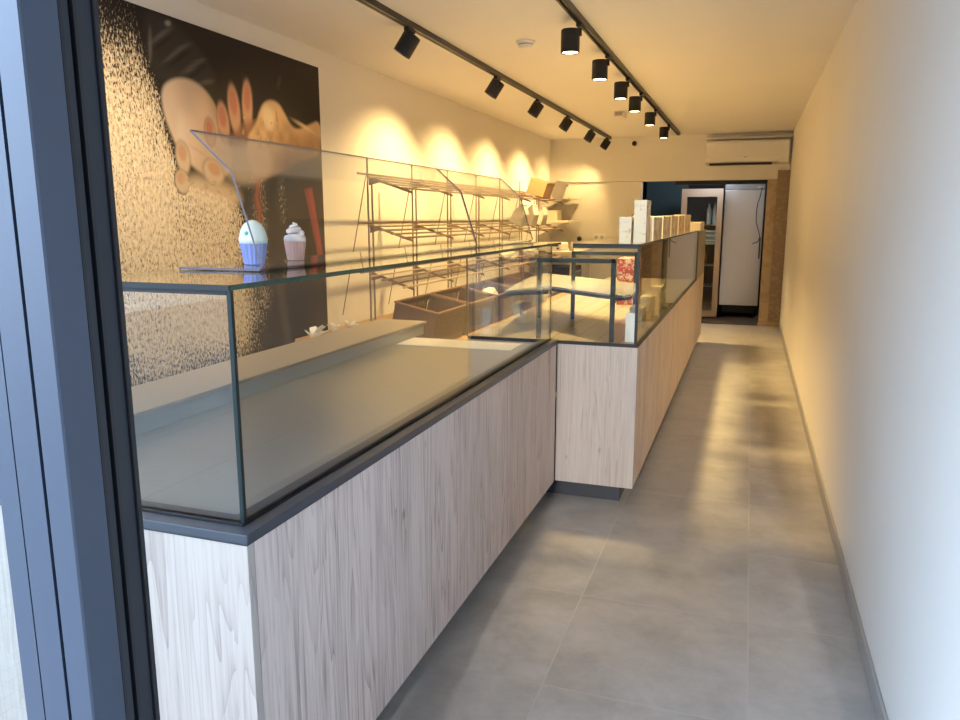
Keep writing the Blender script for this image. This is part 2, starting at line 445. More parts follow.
    # right hand with floury knuckles and forearm
    arm2 = poly([(3.74, 1.86), (3.84, 1.94), (3.90, 2.05), (3.98, 2.105), (4.08, 2.10), (4.14, 2.05), (4.20, 1.985), (4.27, 1.96), (4.40, 2.00), (4.56, 2.06), (4.56, 1.84),
                 (4.42, 1.80), (4.26, 1.76), (4.10, 1.70), (3.90, 1.64), (3.76, 1.68)], .015)
    s2 = np.clip((2.06 - Zg) / .3, 0, 1) * np.clip((Yg - 3.85) / .3, 0, 1)
    colB = np.stack([.55 - .40 * s2, .37 - .30 * s2, .22 - .19 * s2], -1) * (.8 + .4 * lowf(40, 30))[..., None]
    img[:] = img * (1 - arm2[..., None]) + colB * arm2[..., None]
    put(ell(3.97, 2.0, .085, .10, .3, .7), (.66, .53, .36))
    put(ell(4.06, 2.0, .014, .09, .15, .8) * .8, (.30, .17, .09))
    put(ell(4.36, 1.99, .20, .022, -.22, .9) * .8, (.60, .44, .27))
    put(poly([(3.46, 1.78), (3.62, 1.83), (3.80, 1.82), (3.94, 1.86), (3.98, 1.74), (3.90, 1.63), (3.66, 1.60), (3.52, 1.66)], .04) * .85, (.50, .40, .31))
    for i in range(60):
        put(ell(3.72 + .35 * rng.random(), 1.82 + .16 * rng.random() ** 2, .012, .010, 0, .9) * .8, (.62, .46, .28) if i % 2 else (.30, .17, .09))
    # red ribbon at the right edge
    put(poly([(4.33, 1.60), (4.42, 1.615), (4.53, 1.16), (4.548, .98), (4.47, 1.14)], .008, 0), (.30, .045, .05))
    put(poly([(4.33, 1.60), (4.37, 1.61), (4.49, 1.14), (4.47, 1.14)], .008, 0) * .6, (.16, .03, .03))
    hand = np.clip(arm + arm2 + sum(ell(cy, cz, ry, rz, a, .2) for cy, cz, ry, rz, a in ((3.22, 1.72, .06, .095, .15), (3.20, 1.60, .06, .07, .2), (3.45, 1.66, .10, .075, -.35), (3.655, 2.005, .06, .155, .1), (3.775, 2.045, .055, .16, -.06), (3.555, 1.925, .058, .125, .12))), 0, 1)
    dens = np.clip(dens, 0, 1) * (1 - hand) + hand * .12 * ss((1.75 - Zg) / .2)
    img = np.clip(img, 0, 1)
    verts = np.stack([np.full(W * H, XL + .006), Yg.ravel(), Zg.ravel()], 1)
    idx = np.arange(W * H).reshape(H, W)
    f = np.stack([idx[:-1, :-1].ravel(), idx[:-1, 1:].ravel(), idx[1:, 1:].ravel(), idx[1:, :-1].ravel()], 1)
    me = bpy.data.meshes.new('print'); me.from_pydata(verts.tolist(), [], f.tolist())
    at = me.color_attributes.new('paint', 'FLOAT_COLOR', 'POINT')
    at.data.foreach_set('color', np.concatenate([img.reshape(-1, 3), dens.reshape(-1, 1)], 1).astype(np.float32).ravel())
    m = mat('mural_print', rough=.55, spec=.3); t = NT(m)
    ca = t.node('ShaderNodeVertexColor'); ca.layer_name = 'paint'
    x, y, z = t.xyz(t.coords())
    nz = t.noise(t.vec(0.0, t.math('MULTIPLY', y, 105), t.math('MULTIPLY', z, 52)), 1.0, 2.5, .62, .3)
    nb = t.noise(t.vec(3.0, t.math('MULTIPLY', y, 9), t.math('MULTIPLY', z, 5)), 1.0, 2)
    dn = t.math('ADD', t.math('ADD', t.math('MULTIPLY', ca.outputs[1], .62), t.math('MULTIPLY', t.math('SUBTRACT', nb, .5), .14)), .17)
    f = t.math('MULTIPLY', t.math('SUBTRACT', dn, t.math('SUBTRACT', 1.0, nz)), 7.0, clamp=True)
    f = t.math('MULTIPLY', f, t.math('GREATER_THAN', ca.outputs[1], .015))
    n3 = t.noise(t.vec(7.0, t.math('MULTIPLY', y, 60), t.math('MULTIPLY', z, 34)), 1.0, 2)
    fc = t.ramp(n3, [(.28, (.50, .38, .25)), (.5, (.76, .64, .46)), (.72, (.86, .77, .60))])
    t.link(t.mix(f, ca.outputs[0], fc), t.b.inputs['Base Color'])
    me.materials.append(m)
    root = thing('wall_mural', 'large photo mural of floury hands clapping, mounted on the left wall', 'picture', (XL, 3.4, .6))
    o = bpy.data.objects.new('print', me); COL.objects.link(o); o.parent = root
    o.matrix_parent_inverse = Matrix.Translation(root.location).inverted()
    b = obj('backing_board', B((XL + .0005, XL + .0055, y0, y1 + .004, z0, z1 + .004)), M['gasket'], root)
    b.matrix_parent_inverse = Matrix.Translation(root.location).inverted()
build_mural()

def keep(o, root):
    """parent without moving (roots here are never rotated before this)"""
    o.parent = root; o.matrix_parent_inverse = Matrix.Translation(root.location).inverted(); return o

# ------------------------------------------------------------------ low pastry counter
c1 = thing('pastry_counter', 'low pale-wood pastry counter nearest the entrance, with empty grey display bed under glass', 'counter', (-1.3, 2.4, 0))
P1 = lambda name, bm, m, **k: keep(obj(name, bm, m, **k), c1)
ZF = .808
P1('front_panel', B((-.887, -.867, 1.152, 3.60, .10, ZF - .003)), M['wood_front'])
P1('end_panel', B((-1.86, -.867, 1.13, 1.150, .10, ZF - .003)), M['wood_end'])
P1('plinth', B((-1.80, -.945, 1.22, 3.60, 0, .0995)), M['kick'])
P1('rear_panel', B((-1.90, -1.88, 1.13, 3.75, .10, .86)), M['metal_dark'])
# anthracite rim, groove and inner rim along the corridor side and the near end
def ell_ring(bm, x0, x1, y0, y1, w, z0, z1):
    add_prism(bm, [(x0, y0), (x1, y0), (x1, y1), (x1 - w, y1), (x1 - w, y0 + w), (x0, y0 + w)], 'z', z0, z1)
bm = bmesh.new(); ell_ring(bm, -1.86, -.862, 1.125, 3.615, .034, .811, .830); P1('top_rim', bm, M['metal_dark'], bevel=.002)
bm = bmesh.new(); ell_ring(bm, -1.85, -.868, 1.131, 3.61, .04, .795, .8105); P1('rim_groove', bm, M['kick'])
bm = bmesh.new(); ell_ring(bm, -1.62, -.9125, 1.176, 3.60, .045, .803, .824); P1('inner_rim', bm, M['metal_dark'], bevel=.002)
P1('seal', B((-.9122, -.8965, 1.1595, 3.61, .8115, .834), (-1.86, -.9122, 1.1595, 1.1755, .8115, .834)), M['gasket'])
P1('display_base', B((-1.63, -.956, 1.236, 3.60, .775, .805)), M['base_grey'])
lf = P1('rear_ledge', B((-1.90, -1.622, 1.15, 3.75, .858, .872)), M['ledge_top'], bevel=.002)
lf = P1('ledge_face', B((-1.636, -1.63, 1.15, 3.72, .805, .858)), M['ledge_face'])
bm = bmesh.new(); pane(bm, -.906, -.898, 1.166, 3.61, .834, 1.2885, 'x'); P1('front_glass', bm, [M['glass'], M['edge_dark']])
bm = bmesh.new(); pane(bm, -1.86, -.9065, 1.166, 1.174, .834, 1.2885, 'y'); P1('end_glass', bm, [M['glass'], M['edge_dark']])
bm = bmesh.new(); pane(bm, -1.30, -.893, 1.160, 3.78, 1.289, 1.299, 'z'); P1('top_glass', bm, [M['glass'], M['glass_edge']])
P1('corner_joint', B((-.9062, -.8975, 1.1655, 1.1745, .834, 1.2885)), M['edge_dark'])
P1('top_joint', B((-1.30, -.9065, 1.1645, 1.1755, 1.2795, 1.2888), (-1.30, -.894, 1.157, 1.1597, 1.288, 1.299)), M['gasket'])
tag(obj('tray_liner', B((-1.615, -1.03, 3.36, 3.56, .8055, .8085)), M['white']), 'white strip lying at the far end of the grey display bed', 'tray')

# bent glass guards standing on the top glass
def guard(y0, y1, label, edge):
    g = thing('glass_guard', label, 'glass screen', (-1.1, (y0 + y1) / 2, 1.3), 'bent glass guards on the pastry counter')
    mid = [(-1.274, 1.3035), (-1.050, 1.3035), (-1.042, 1.312), (-1.108, 1.518), (-1.113, 1.526), (-1.214, 1.616)]
    th = .0025
    n = []
    for i, p in enumerate(mid):
        a = mid[max(0, i - 1)]; b = mid[min(len(mid) - 1, i + 1)]
        d = Vector((b[0] - a[0], b[1] - a[1])).normalized(); n.append(Vector((-d.y, d.x)))
    out = [(p[0] + q.x * th, p[1] + q.y * th) for p, q in zip(mid, n)]; inn = [(p[0] - q.x * th, p[1] - q.y * th) for p, q in zip(mid, n)]
    bm = bmesh.new()
    r = [[bm.verts.new((u, y, v)) for u, v in pts] for pts in (out, inn) for y in (y0, y1)]
    k = len(mid)
    for i in range(k - 1):
        bm.faces.new((r[0][i], r[0][i + 1], r[1][i + 1], r[1][i])); bm.faces.new((r[2][i], r[2][i + 1], r[3][i + 1], r[3][i]))
        bm.faces.new((r[0][i], r[0][i + 1], r[2][i + 1], r[2][i])).material_index = 1
        bm.faces.new((r[1][i], r[1][i + 1], r[3][i + 1], r[3][i])).material_index = 1
    for i in (0, k - 1): bm.faces.new((r[0][i], r[1][i], r[3][i], r[2][i])).material_index = 1
    keep(obj('bent_pane', bm, [M['glass'], edge]), g)
guard(1.47, 2.922, 'bent clear glass guard nearest the mural, its edge crossing the blue cupcake', M['edge_pale'])
guard(2.93, 3.775, 'bent clear glass guard in front of the bread rack, with dark near edge', M['edge_shadow'])

# cupcake ornaments on the glass top
def cupcake(label, loc, h, r, case, swirl, blob, group=None):
    t = thing('cupcake', label, 'cupcake', loc)
    bm = bmesh.new(); n = 36
    rings = []
    for rr, z in ((.74, 0), (.80, .1), (.90, .30), (1.0, .48)):
        rings.append([bm.verts.new((rr * r * (1 + (.025 if i % 2 else -.025)) * math.cos(2 * math.pi * i / n), rr * r * (1 + (.025 if i % 2 else -.025)) * math.sin(2 * math.pi * i / n), z * h)) for i in range(n)])
    for p, q in zip(rings, rings[1:]):
        for i in range(n): bm.faces.new((p[i], p[(i + 1) % n], q[(i + 1) % n], q[i]))
    bm.faces.new(rings[0][::-1]); bm.faces.new(rings[-1])
    obj('paper_case', bm, case, t)
    bm = bmesh.new()
    if blob:
        add_lathe(bm, [(r * 1.02, .47 * h), (r * 1.05, .56 * h), (r * .98, .68 * h), (r * .85, .80 * h), (r * .62, .91 * h), (r * .30, .98 * h), (r * .05, h)], 28)
    else:
        add_lathe(bm, [(r * .98, .48 * h), (r * 1.02, .54 * h), (r * .95, .62 * h), (r * .60, .66 * h), (r * .2, .68 * h)], 28)
        pts = []
        for i in range(64):
            f = i / 63; a = f * 2 * math.pi * 2.6
            rr = r * (.62 * (1 - f) ** .8 + .02); pts.append((rr * math.cos(a), rr * math.sin(a), h * (.68 + .28 * f)))
        for i, (p, q) in enumerate(zip(pts, pts[1:])): add_tube(bm, p, q, r * (.30 - .2 * i / 63), 10, r * (.30 - .2 * (i + 1) / 63))
    f = obj('frosting', bm, swirl, t, smooth=True)
    if blob:
        bm = bmesh.new(); bmesh.ops.create_icosphere(bm, subdivisions=2, radius=r * .17, matrix=Matrix.Translation((r * .1, -r * .93, .70 * h)))
        obj('sugar_drop', bm, mat('mint_sugar', (.15, .48, .42), .4), f, smooth=True)
M['case_blue'] = mat('blue_case', (.22, .28, .62), .5); M['frost_white'] = mat('white_frosting', (.72, .78, .76), .45)
M['case_pink'] = mat('pink_case', (.72, .38, .33), .5); M['frost_pink'] = mat('pale_pink_frosting', (.76, .66, .67), .45)
cupcake('blue-cased ornamental cupcake with smooth white top, on the glass behind the guard', (-1.158, 1.605, 1.3075), .108, .033, M['case_blue'], M['frost_white'], True)
cupcake('pink-cased ornamental cupcake with swirled frosting, on the glass behind the guard', (-1.165, 1.80, 1.3075), .104, .029, M['case_pink'], M['frost_pink'], False)

# ------------------------------------------------------------------ tall long counter
c2 = thing('display_counter', 'long pale-wood counter with upright glass display along the corridor', 'counter', (-.9, 5.8, 0))
P2 = lambda name, bm, m, **k: keep(obj(name, bm, m, **k), c2)
YE = 7.85
P2('front_panel', B((-.494, -.474, 3.643, 9.1, .10, .808)), M['wood_front'])
P2('end_panel', B((-.866, -.474, 3.622, 3.642, .10, .808)), M['wood_end'])
P2('plinth', B((-1.30, -.555, 3.70, 9.05, 0, .10)), M['kick'])
P2('plinth_trim', B((-.555, -.549, 3.69, 9.05, 0, .10)), M['metal_dark'])
P2('rear_panel', B((-1.36, -1.34, 3.62, 9.1, .10, .80)), M['metal_dark'])
P2('display_base', B((-1.34, -.494, 3.645, YE, .79, .818)), M['base_tile'])
P2('bottom_seal', B((-.496, -.473, 3.62, YE, .8085, .822), (-1.34, -.496, 3.62, 3.636, .8085, .824)), M['gasket'])
bm = bmesh.new(); pane(bm, -.490, -.482, 3.624, YE, .823, 1.2885, 'x'); P2('front_glass', bm, [M['glass'], M['edge_dark']])
bm = bmesh.new(); pane(bm, -1.34, -.4905, 3.624, 3.632, .825, 1.2885, 'y'); P2('end_glass', bm, [M['glass'], M['edge_dark']])
bm = bmesh.new(); pane(bm, -.80, -.480, 3.620, YE, 1.289, 1.299, 'z'); P2('top_glass', bm, [M['glass'], M['edge_dark']])
P2('corner_joint', B((-.4925, -.480, 3.622, 3.6345, .822, 1.2885)), M['gasket'])
P2('corner_joint', B((-1.346, -1.3405, 3.622, 3.634, .822, 1.235)), M['gasket'])
P2('top_joint', B((-.80, -.480, 3.621, 3.633, 1.278, 1.2888)), M['gasket'])
P2('far_joint', B((-.494, -.480, YE, YE + .02, .823, 1.2885)), M['gasket'])
P2('rear_post', T((-1.335, 4.60, .80), (-1.335, 4.60, 1.12), .013), mat('dark_red_post', (.06, .02, .018), .4))
M['grey_panel'] = mat('grey_beige_panel', (.30, .27, .22), .5)
P2('end_cabinet', B((-.80, -.474, YE + .021, 9.1, .809, 1.289)), M['grey_panel'])

# riser stand with a curved white shelf inside the tall display
rs = thing('display_riser', 'dark metal stand of two square frames carrying a curved silvery shelf inside the glass display', 'stand', (-.8, 4.1, .818))
M['riser_dark'] = mat('dark_green_grey_metal', (.022, .030, .033), .45, 0, .3)
def portal(y, name):
    xs0, xs1, t = -.982, -.612, .011
    keep(obj(name, B((xs0 - t, xs0 + t, y - t, y + t, .8185, 1.225), (xs1 - t, xs1 + t, y - t, y + t, .8185, 1.225), (xs0 - t, xs1 + t, y - t, y + t, 1.2035, 1.2255)), M['riser_dark'], bevel=.002), rs)
portal(3.69, 'square_frame'); portal(4.48, 'square_frame')
bm = bmesh.new()
prof = [(-1.17, 3.72), (-1.11, 3.92), (-1.06, 4.04), (-1.00, 4.05), (-.92, 3.98), (-.82, 3.88), (-.70, 3.77), (-.55, 3.68), (-.53, 3.75), (-.56, 4.1), (-.60, 4.40), (-.78, 4.56), (-1.0, 4.76), (-1.30, 5.02), (-1.29, 4.6), (-1.23, 4.1)]
add_prism(bm, prof, 'z', 1.042, 1.052)
M['riser_white'] = mat('polished_metal_shelf', (.72, .76, .80), .24, .8)
keep(obj('curved_shelf', bm, M['riser_white'], bevel=.002), rs)
bm = bmesh.new(); add_prism(bm, prof, 'z', 1.026, 1.041)
keep(obj('shelf_edge', bm, M['metal_dark']), rs)
keep(obj('support_rail', B((-.623, -.601, 3.70, 4.47, 1.010, 1.0255), (-.993, -.971, 3.70, 4.47, 1.010, 1.0255)), M['metal_dark']), rs)
tag(obj('price_card', B((-.551, -.503, 3.72, 3.727, .8185, .962), (-.551, -.503, 3.728, 3.76, .8185, .822)), M['white'], bevel=.001), 'small blank white card standing in the near corner of the glass display', 'card')
def giftbox(name, label, x0, x1, y0, y1, z0, z1, body, side, group=None, lid=.22, cat='box'):
    t = thing(name, label, cat, ((x0 + x1) / 2, (y0 + y1) / 2, z0), group)
    hx, hy, h = (x1 - x0) / 2, (y1 - y0) / 2, z1 - z0
    bm = bmesh.new(); vs = add_box(bm, -hx, hx, -hy, hy, 0, h * (1 - lid)); bm.faces.ensure_lookup_table(); bm.faces[3].material_index = 1
    obj('body', bm, [body, side], t, bevel=.0015)
    bm = bmesh.new(); add_box(bm, -hx - .0012, hx + .0012, -hy - .0012, hy + .0012, h * (1 - lid) + .0005, h); bm.faces.ensure_lookup_table(); bm.faces[3].material_index = 1
    obj('lid', bm, [body, side], t, bevel=.0015)
    return t
giftbox('gift_box', 'red floral patterned box inside the display beyond the curved shelf', -.86, -.72, 5.35, 5.62, .8185, 1.14, M['red_print'], M['red_print'], None, .3)
for i, (yy, hh, lab) in enumerate(((4.20, .115, 'beige printed box inside the display, nearest of its row to the price card'), (4.62, .135, 'beige printed box inside the display, middle of its row'), (5.15, .15, 'beige printed box inside the display, farthest of its row'))):
    giftbox('printed_box', lab, -.60, -.53, yy, yy + .16, .8185, .8185 + hh, M['box_white'], M['box_side'], 'beige boxes inside the glass display', .15)

# boxes on top of the glass
G = 'printed boxes on top of the glass display'
ZT = 1.2995
giftbox('printed_box', 'tall white printed box standing on the near corner of the display top', -.538, -.478, 3.79, 3.95, ZT, ZT + .205, M['box_white'], M['box_side'], G, .12)
giftbox('printed_box', 'short printed box left of the tall white box on the display top', -.602, -.545, 3.76, 3.90, ZT, ZT + .125, M['box_white'], M['box_side'], G, .2)
yy = 4.12
labs = ['printed box just behind the tall white box on the display top', 'printed box, second behind the tall white box on the display top', 'printed box, third behind the tall white box on the display top', 'printed box, fourth behind the tall white box on the display top', 'farthest of the upright printed boxes on the display top']
for i, (dy, hh) in enumerate(((.46, .125), (.50, .13), (.52, .132), (.56, .135), (.62, .145))):
    giftbox('printed_box', labs[i], -.565 - .01 * (i % 2), -.480, yy, yy + dy - .06, ZT, ZT + hh, M['box_white'], M['box_side'], G, .14)
    yy += dy
giftbox('cake_box', 'low cream box lying on the far end of the long counter', -.62, -.47, 7.95, 8.6, 1.2895, 1.375, M['cream'], M['cream'], None, .3)
bm = bmesh.new(); bmesh.ops.create_uvsphere(bm, u_segments=20, v_segments=12, radius=.055, matrix=Matrix.Translation((-.624, 4.5, 1.2995 + .0748)) @ Matrix.Diagonal((.9, .9, 1.35, 1)))
tag(obj('dark_vase', bm, mat('dark_brown_glaze', (.025, .012, .01), .4), smooth=True), 'dark rounded pot behind the short printed box on the display top', 'pot')

# ------------------------------------------------------------------ bread rack on the left wall
SL = math.tan(R(18.2))
rk = thing('bread_rack', 'long bread rack of thin tilted rod shelves along the left wall', 'rack', (-2.5, 6.9, 0))
PR = lambda name, bm, m, **k: keep(obj(name, bm, m, **k), rk)
YP = [4.77 + .735 * k for k in range(7)]
YR0, YR1 = 4.56, 9.28
for y in YP:
    bm = bmesh.new(); add_tube(bm, (-2.485, y - .012, 0), (-2.485, y - .012, 1.825), .0065); add_tube(bm, (-2.465, y + .012, 0), (-2.465, y + .012, 1.70), .0065)
    PR('post', bm, M['steel_rod'])
    PR('back_strut', T((-2.487, y - .03, 1.70), (-2.70, y - .03, .74), .0035), M['steel_rod'])
    for zb in (1.714, 1.393, 1.064):
        bm = bmesh.new(); f = -2.155
        add_prism(bm, [(-2.48, zb - .012), (f, zb - .012 - (f + 2.48) * SL), (f + .004, zb - .030 - (f + 2.48) * SL), (-2.40, zb - .055), (-2.48, zb - .075)], 'y', y - .004, y + .004)
        PR('bracket', bm, M['slat'])
for li, zb in enumerate((1.714, 1.393, 1.064)):
    for k in range(5):
        x = -2.452 + .0735 * k; z = zb - (x + 2.48) * SL + .004
        yoff = .012 * k
        PR('rod', T((x, YR0 + yoff, z), (x, YR1 - .05 * k, z), .0072 if k % 2 == 0 else .006), (M['slat_light'] if (k in (1, 4) and li == 2) else M['slat']))
zb_board = lambda x: .662 - .22 * (x + 2.7)
bm = bmesh.new()
add_prism(bm, [(-2.70, zb_board(-2.70)), (-1.99, zb_board(-1.99)), (-1.99, zb_board(-1.99) - .025), (-2.70, zb_board(-2.70) - .025)], 'y', 4.12, 9.28)
PR('bottom_board', bm, M['board'])
bm = bmesh.new(); add_prism(bm, [(-1.99, zb_board(-1.99) - .03), (-1.97, zb_board(-1.99) - .03), (-1.97, zb_board(-1.99) + .012), (-1.99, zb_board(-1.99) + .012)], 'y', 4.12, 9.28)
PR('front_lip', bm, M['slat_light'])
for y in (4.02, 5.7, 7.4, 9.2): PR('leg', B((-2.03, -2.0, y - .015, y + .015, 0, zb_board(-2.0) - .028)), M['steel_rod'])

# crates on the tilted bottom board
TILT = math.atan(.22)
def make_crate():
    t = thing('bread_crate', '', 'crate', (0, 0, 0), 'brown plastic bread crates on the rack')
    L, D, H = .60, .33, .262
    bm = bmesh.new()
    add_box(bm, 0, D, 0, L, .0, .012)
    for x in (0, D - .010):
        add_box(bm, x, x + .010, 0, L, .012, .05); add_box(bm, x, x + .010, 0, L, H - .045, H - .012)
        n = 15
        for i in range(n):
            y = L * i / n; add_box(bm, x + .002, x + .008, y, y + L / n * .55, .05, H - .045)
    for y in (0, L - .010):
        add_box(bm, .010, D - .010, y, y + .010, .012, H - .012)
        for i in range(7): add_box(bm, .02 + i * .044, .028 + i * .044, y - .002, y + .012, .012, H - .014)
    obj('basket', bm, M['crate'], t)
    bm = B((-.008, .008, -.008, L + .008, H - .012, H), (D - .008, D + .008, -.008, L + .008, H - .012, H), (.008, D - .008, -.008, .008, H - .012, H), (.008, D - .008, L - .008, L + .008, H - .012, H))
    obj('rim', bm, mat('worn_crate_rim', (.20, .095, .055), .45), t, bevel=.003)
    return t
crate_labels = ['red-brown bread crate nearest the mural on the bottom of the rack', 'brown bread crate second from the mural on the bottom of the rack',
                'brown bread crate third from the mural on the bottom of the rack', 'brown bread crate fourth from the mural on the bottom of the rack', 'brown bread crate farthest from the mural on the bottom of the rack']
xc = -2.37
crate = make_crate()
for i in range(5):
    loc = (xc, 4.80 + .655 * i, zb_board(xc) + .003)
    if i == 0:
        crate.location = loc; crate.rotation_euler = (0, TILT, 0); crate['label'] = crate_labels[0]
    else: copy_thing(crate, loc, crate_labels[i], (0, TILT, 0))

def lumpy(name, label, cat, loc, dim, m, seed, group=None, rot=(0, 0, 0)):
    bm = bmesh.new(); bmesh.ops.create_icosphere(bm, subdivisions=4, radius=1)
    rnd = random.Random(seed); ph = [[rnd.uniform(0, 6) for _ in range(3)] for _ in range(6)]
    for v in bm.verts:
        p = v.co; d = 1 + sum(.055 * math.sin(p.x * (2 + i) + a) * math.sin(p.y * (3 + i) + b) * math.cos(p.z * (2.5 + i) + c) * 1.6 for i, (a, b, c) in enumerate(ph))
        v.co = Vector((p.x * dim[0] * d, p.y * dim[1] * d, max(p.z, -.75) * dim[2] * d + dim[2] * .75))
    o = obj(name, bm, m, smooth=True); o.location = loc; o.rotation_euler = rot
    return tag(o, label, cat, group)
M['bag'] = mat('white_bag', (.72, .70, .64), .6)
M['yellow'] = mat('yellow_pack', (.65, .52, .10), .5)
zc = lambda x: zb_board(x) + .02
lumpy('paper_bag', 'crumpled white bag heaped in the brown crate third from the mural', 'bag', (-2.205, 6.41, zc(-2.20) + .025), (.085, .17, .125), M['bag'], 4, None, (0, TILT, 0))
t = thing('yellow_packet', 'small yellow packet standing in the crate second from the mural', 'packet', (-2.14, 5.62, zc(-2.14) + .012), None, (0, TILT, 0))
obj('pouch', B((-.02, .02, -.03, .03, 0, .13)), M['yellow'], t, bevel=.012); obj('seal_strip', B((-.004, .004, -.03, .03, .131, .155)), M['yellow'], t)
# white tufts of paper on the board behind the pastry counter
def tuft(label, y, s, m):
    bm = bmesh.new(); rnd = random.Random(int(y * 100))
    for i in range(9):
        a = rnd.uniform(0, 6.28); e = rnd.uniform(.2, 1.1); L = s * rnd.uniform(.6, 1.0)
        c = Vector((0, 0, s * .5)); d = Vector((math.cos(a) * math.cos(e), math.sin(a) * math.cos(e), math.sin(e)))
        sv = d.cross(Vector((0, 0, 1))).normalized() * s * .28
        p = [c * .2 - sv * .5, c * .2 + sv * .5, c * .6 + d * L * .6 + sv, c * .6 + d * L + sv * .2, c * .6 + d * L * .7 - sv]
        up = Vector((0, 0, s * .05))
        lo = [bm.verts.new(q) for q in p]; hi = [bm.verts.new(q + up + d * .004) for q in p]
        bm.faces.new(lo[::-1]); bm.faces.new(hi)
        for k in range(5): bm.faces.new((lo[k], lo[(k + 1) % 5], hi[(k + 1) % 5], hi[k]))
    o = obj('paper_tuft', bm, m); o.location = (-2.62, y, zb_board(-2.62) + .001); o.rotation_euler = (0, TILT, 0)
    tag(o, label, 'paper', 'scraps of paper on the rack board')
tuft('white torn paper tuft in front of the mural corner, on the rack board', 4.20, .11, M['white_paper'])
tuft('small cream paper scrap on the board just beyond the mural edge', 4.47, .075, M['cream'])
tuft('small grey-cream paper scrap on the board nearest the first rack post', 4.68, .075, M['cream'])

# goods on the far end of the rack
def on_shelf(zb, x): return zb - (x + 2.48) * SL + .0150
t = giftbox('cardboard_box', 'brown cardboard box on the far end of the top rack shelf', -.10, .10, -.17, .17, 0, .17, M['cardboard'], M['cardboard'], None, .12)
t.location = (-2.30, 8.55, on_shelf(1.714, -2.30) + .003); t.rotation_euler = (0, R(18.2), 0)
t = thing('leaflet_stand', 'white paper leaflet leaning beside the cardboard box at the rack end', 'leaflet', (-2.21, 9.05, on_shelf(1.714, -2.21) + .003), None, (0, R(18.2), R(14)))
obj('sheet', B((-.07, .07, -.002, .002, 0, .21)), M['white_paper'], t); obj('fold', B((-.07, .07, .002, .05, 0, .002)), M['white_paper'], t)
labs = ['folded white paper bag standing on the middle rack shelf, nearest of three', 'folded white paper bag standing on the middle rack shelf, second of three', 'folded white paper bag standing on the middle rack shelf, last of three']
for i in range(3):
    t = thing('paper_bag', labs[i], 'bag', (-2.31, 7.78 + .40 * i, on_shelf(1.393, -2.31) + .003), 'paper bags at the far end of the rack', (0, R(18.2), 0))
    bm = bmesh.new(); add_prism(bm, [(-.07, 0), (.07, 0), (.06, .12), (.012, .20), (-.012, .20), (-.06, .12)], 'y', -.10, .10)
    obj('bag_body', bm, M['bag'], t, bevel=.004); obj('bag_fold', B((-.014, .014, -.10, .10, .2005, .215)), M['white_paper'], t)
for i, (y, lab) in enumerate(((7.3, 'white loaf bag lying on the lower rack shelf, nearer one'), (8.1, 'white loaf bag lying on the lower rack shelf, farther one'))):
    lumpy('loaf_bag', lab, 'bag', (-2.27, y, on_shelf(1.064, -2.27) + .006), (.075, .17, .05), M['bag'], 11 + i, 'loaf bags on the lower rack shelf', (0, R(18.2), 0))

# ------------------------------------------------------------------ wall shelves in the far left corner
def wshelf(z, label):
    t = thing('wall_shelf', label, 'shelf', (-2.5, 10.3, z), 'cream wall shelves in the far corner')
    keep(obj('board', B((XL + .001, -2.265, 10.0, 10.72, z - .028, z)), M['cream'], bevel=.003), t)
    for y in (10.08, 10.64):
        bm = bmesh.new(); add_prism(bm, [(XL + .001, z - .03), (-2.40, z - .03), (-2.40, z - .042), (XL + .013, z - .20), (XL + .001, z - .20)], 'y', y - .006, y + .006)
        keep(obj('bracket', bm, M['white']), t)
wshelf(1.695, 'upper cream wall shelf in the far left corner'); wshelf(1.385, 'lower cream wall shelf in the far left corner')
for i, (x, lab) in enumerate(((-2.62, 'clear jar on the upper wall shelf, against the left wall'), (-2.50, 'clear jar in the middle of the upper wall shelf'), (-2.38, 'clear jar near the front of the upper wall shelf'))):
    t = thing('glass_jar', lab, 'jar', (x, 10.25, 1.6955), 'jars on the upper wall shelf')
    bm = bmesh.new(); add_lathe(bm, [(.042, 0), (.045, .01), (.045, .12), (.036, .14)], 16); obj('jar_body', bm, M['glass'], t, smooth=True)
    bm = bmesh.new(); add_lathe(bm, [(.038, .1405), (.038, .16)], 16); obj('lid', bm, M['cardboard'] if i else M['white'], t)
giftbox('storage_box', 'cream box on the lower wall shelf in the corner', -2.66, -2.46, 10.12, 10.4, 1.3855, 1.52, M['cream'], M['cream'], None, .2)
# work table under the shelves
tb = thing('work_table', 'cream work table against the far left wall below the shelves', 'table', (-2.35, 9.8, 0))
PT = lambda name, bm, m, **k: keep(obj(name, bm, m, **k), tb)
PT('table_top', B((-2.70, -2.03, 9.36, 10.5, .955, 1.005)), M['cream'], bevel=.003)
for x in (-2.66, -2.08):
    for y in (9.4, 10.44): PT('leg', B((x - .025, x + .025, y - .025, y + .025, 0, .9545)), M['cream'])
PT('undershelf', B((-2.68, -2.05, 9.38, 10.48, .40, .43)), M['cream'])
bx = thing('slicer', 'white countertop machine with grey slot, on the cream work table', 'machine', (-2.42, 9.75, 1.0055))
obj('housing', B((-.17, .17, -.18, .18, 0, .10)), M['white'], bx, bevel=.02, seg=3); obj('slot', B((-.12, .12, -.183, -.18, .055, .075)), M['gasket'], bx); obj('knob', B((.10, .13, -.195, -.181, .02, .04)), M['black'], bx)
bm = bmesh.new(); add_lathe(bm, [(.03, 0), (.032, .06), (.018, .085), (.016, .11)], 16)
o = obj('bottle', bm, M['ledge_top'], smooth=True); o.location = (-2.14, 9.62, 1.0055); tag(o, 'small taupe bottle on the front corner of the cream work table', 'bottle')
dk = thing('black_oven', 'dark boxy appliance with a door standing under the cream work table', 'oven', (-2.36, 9.9, .4305))
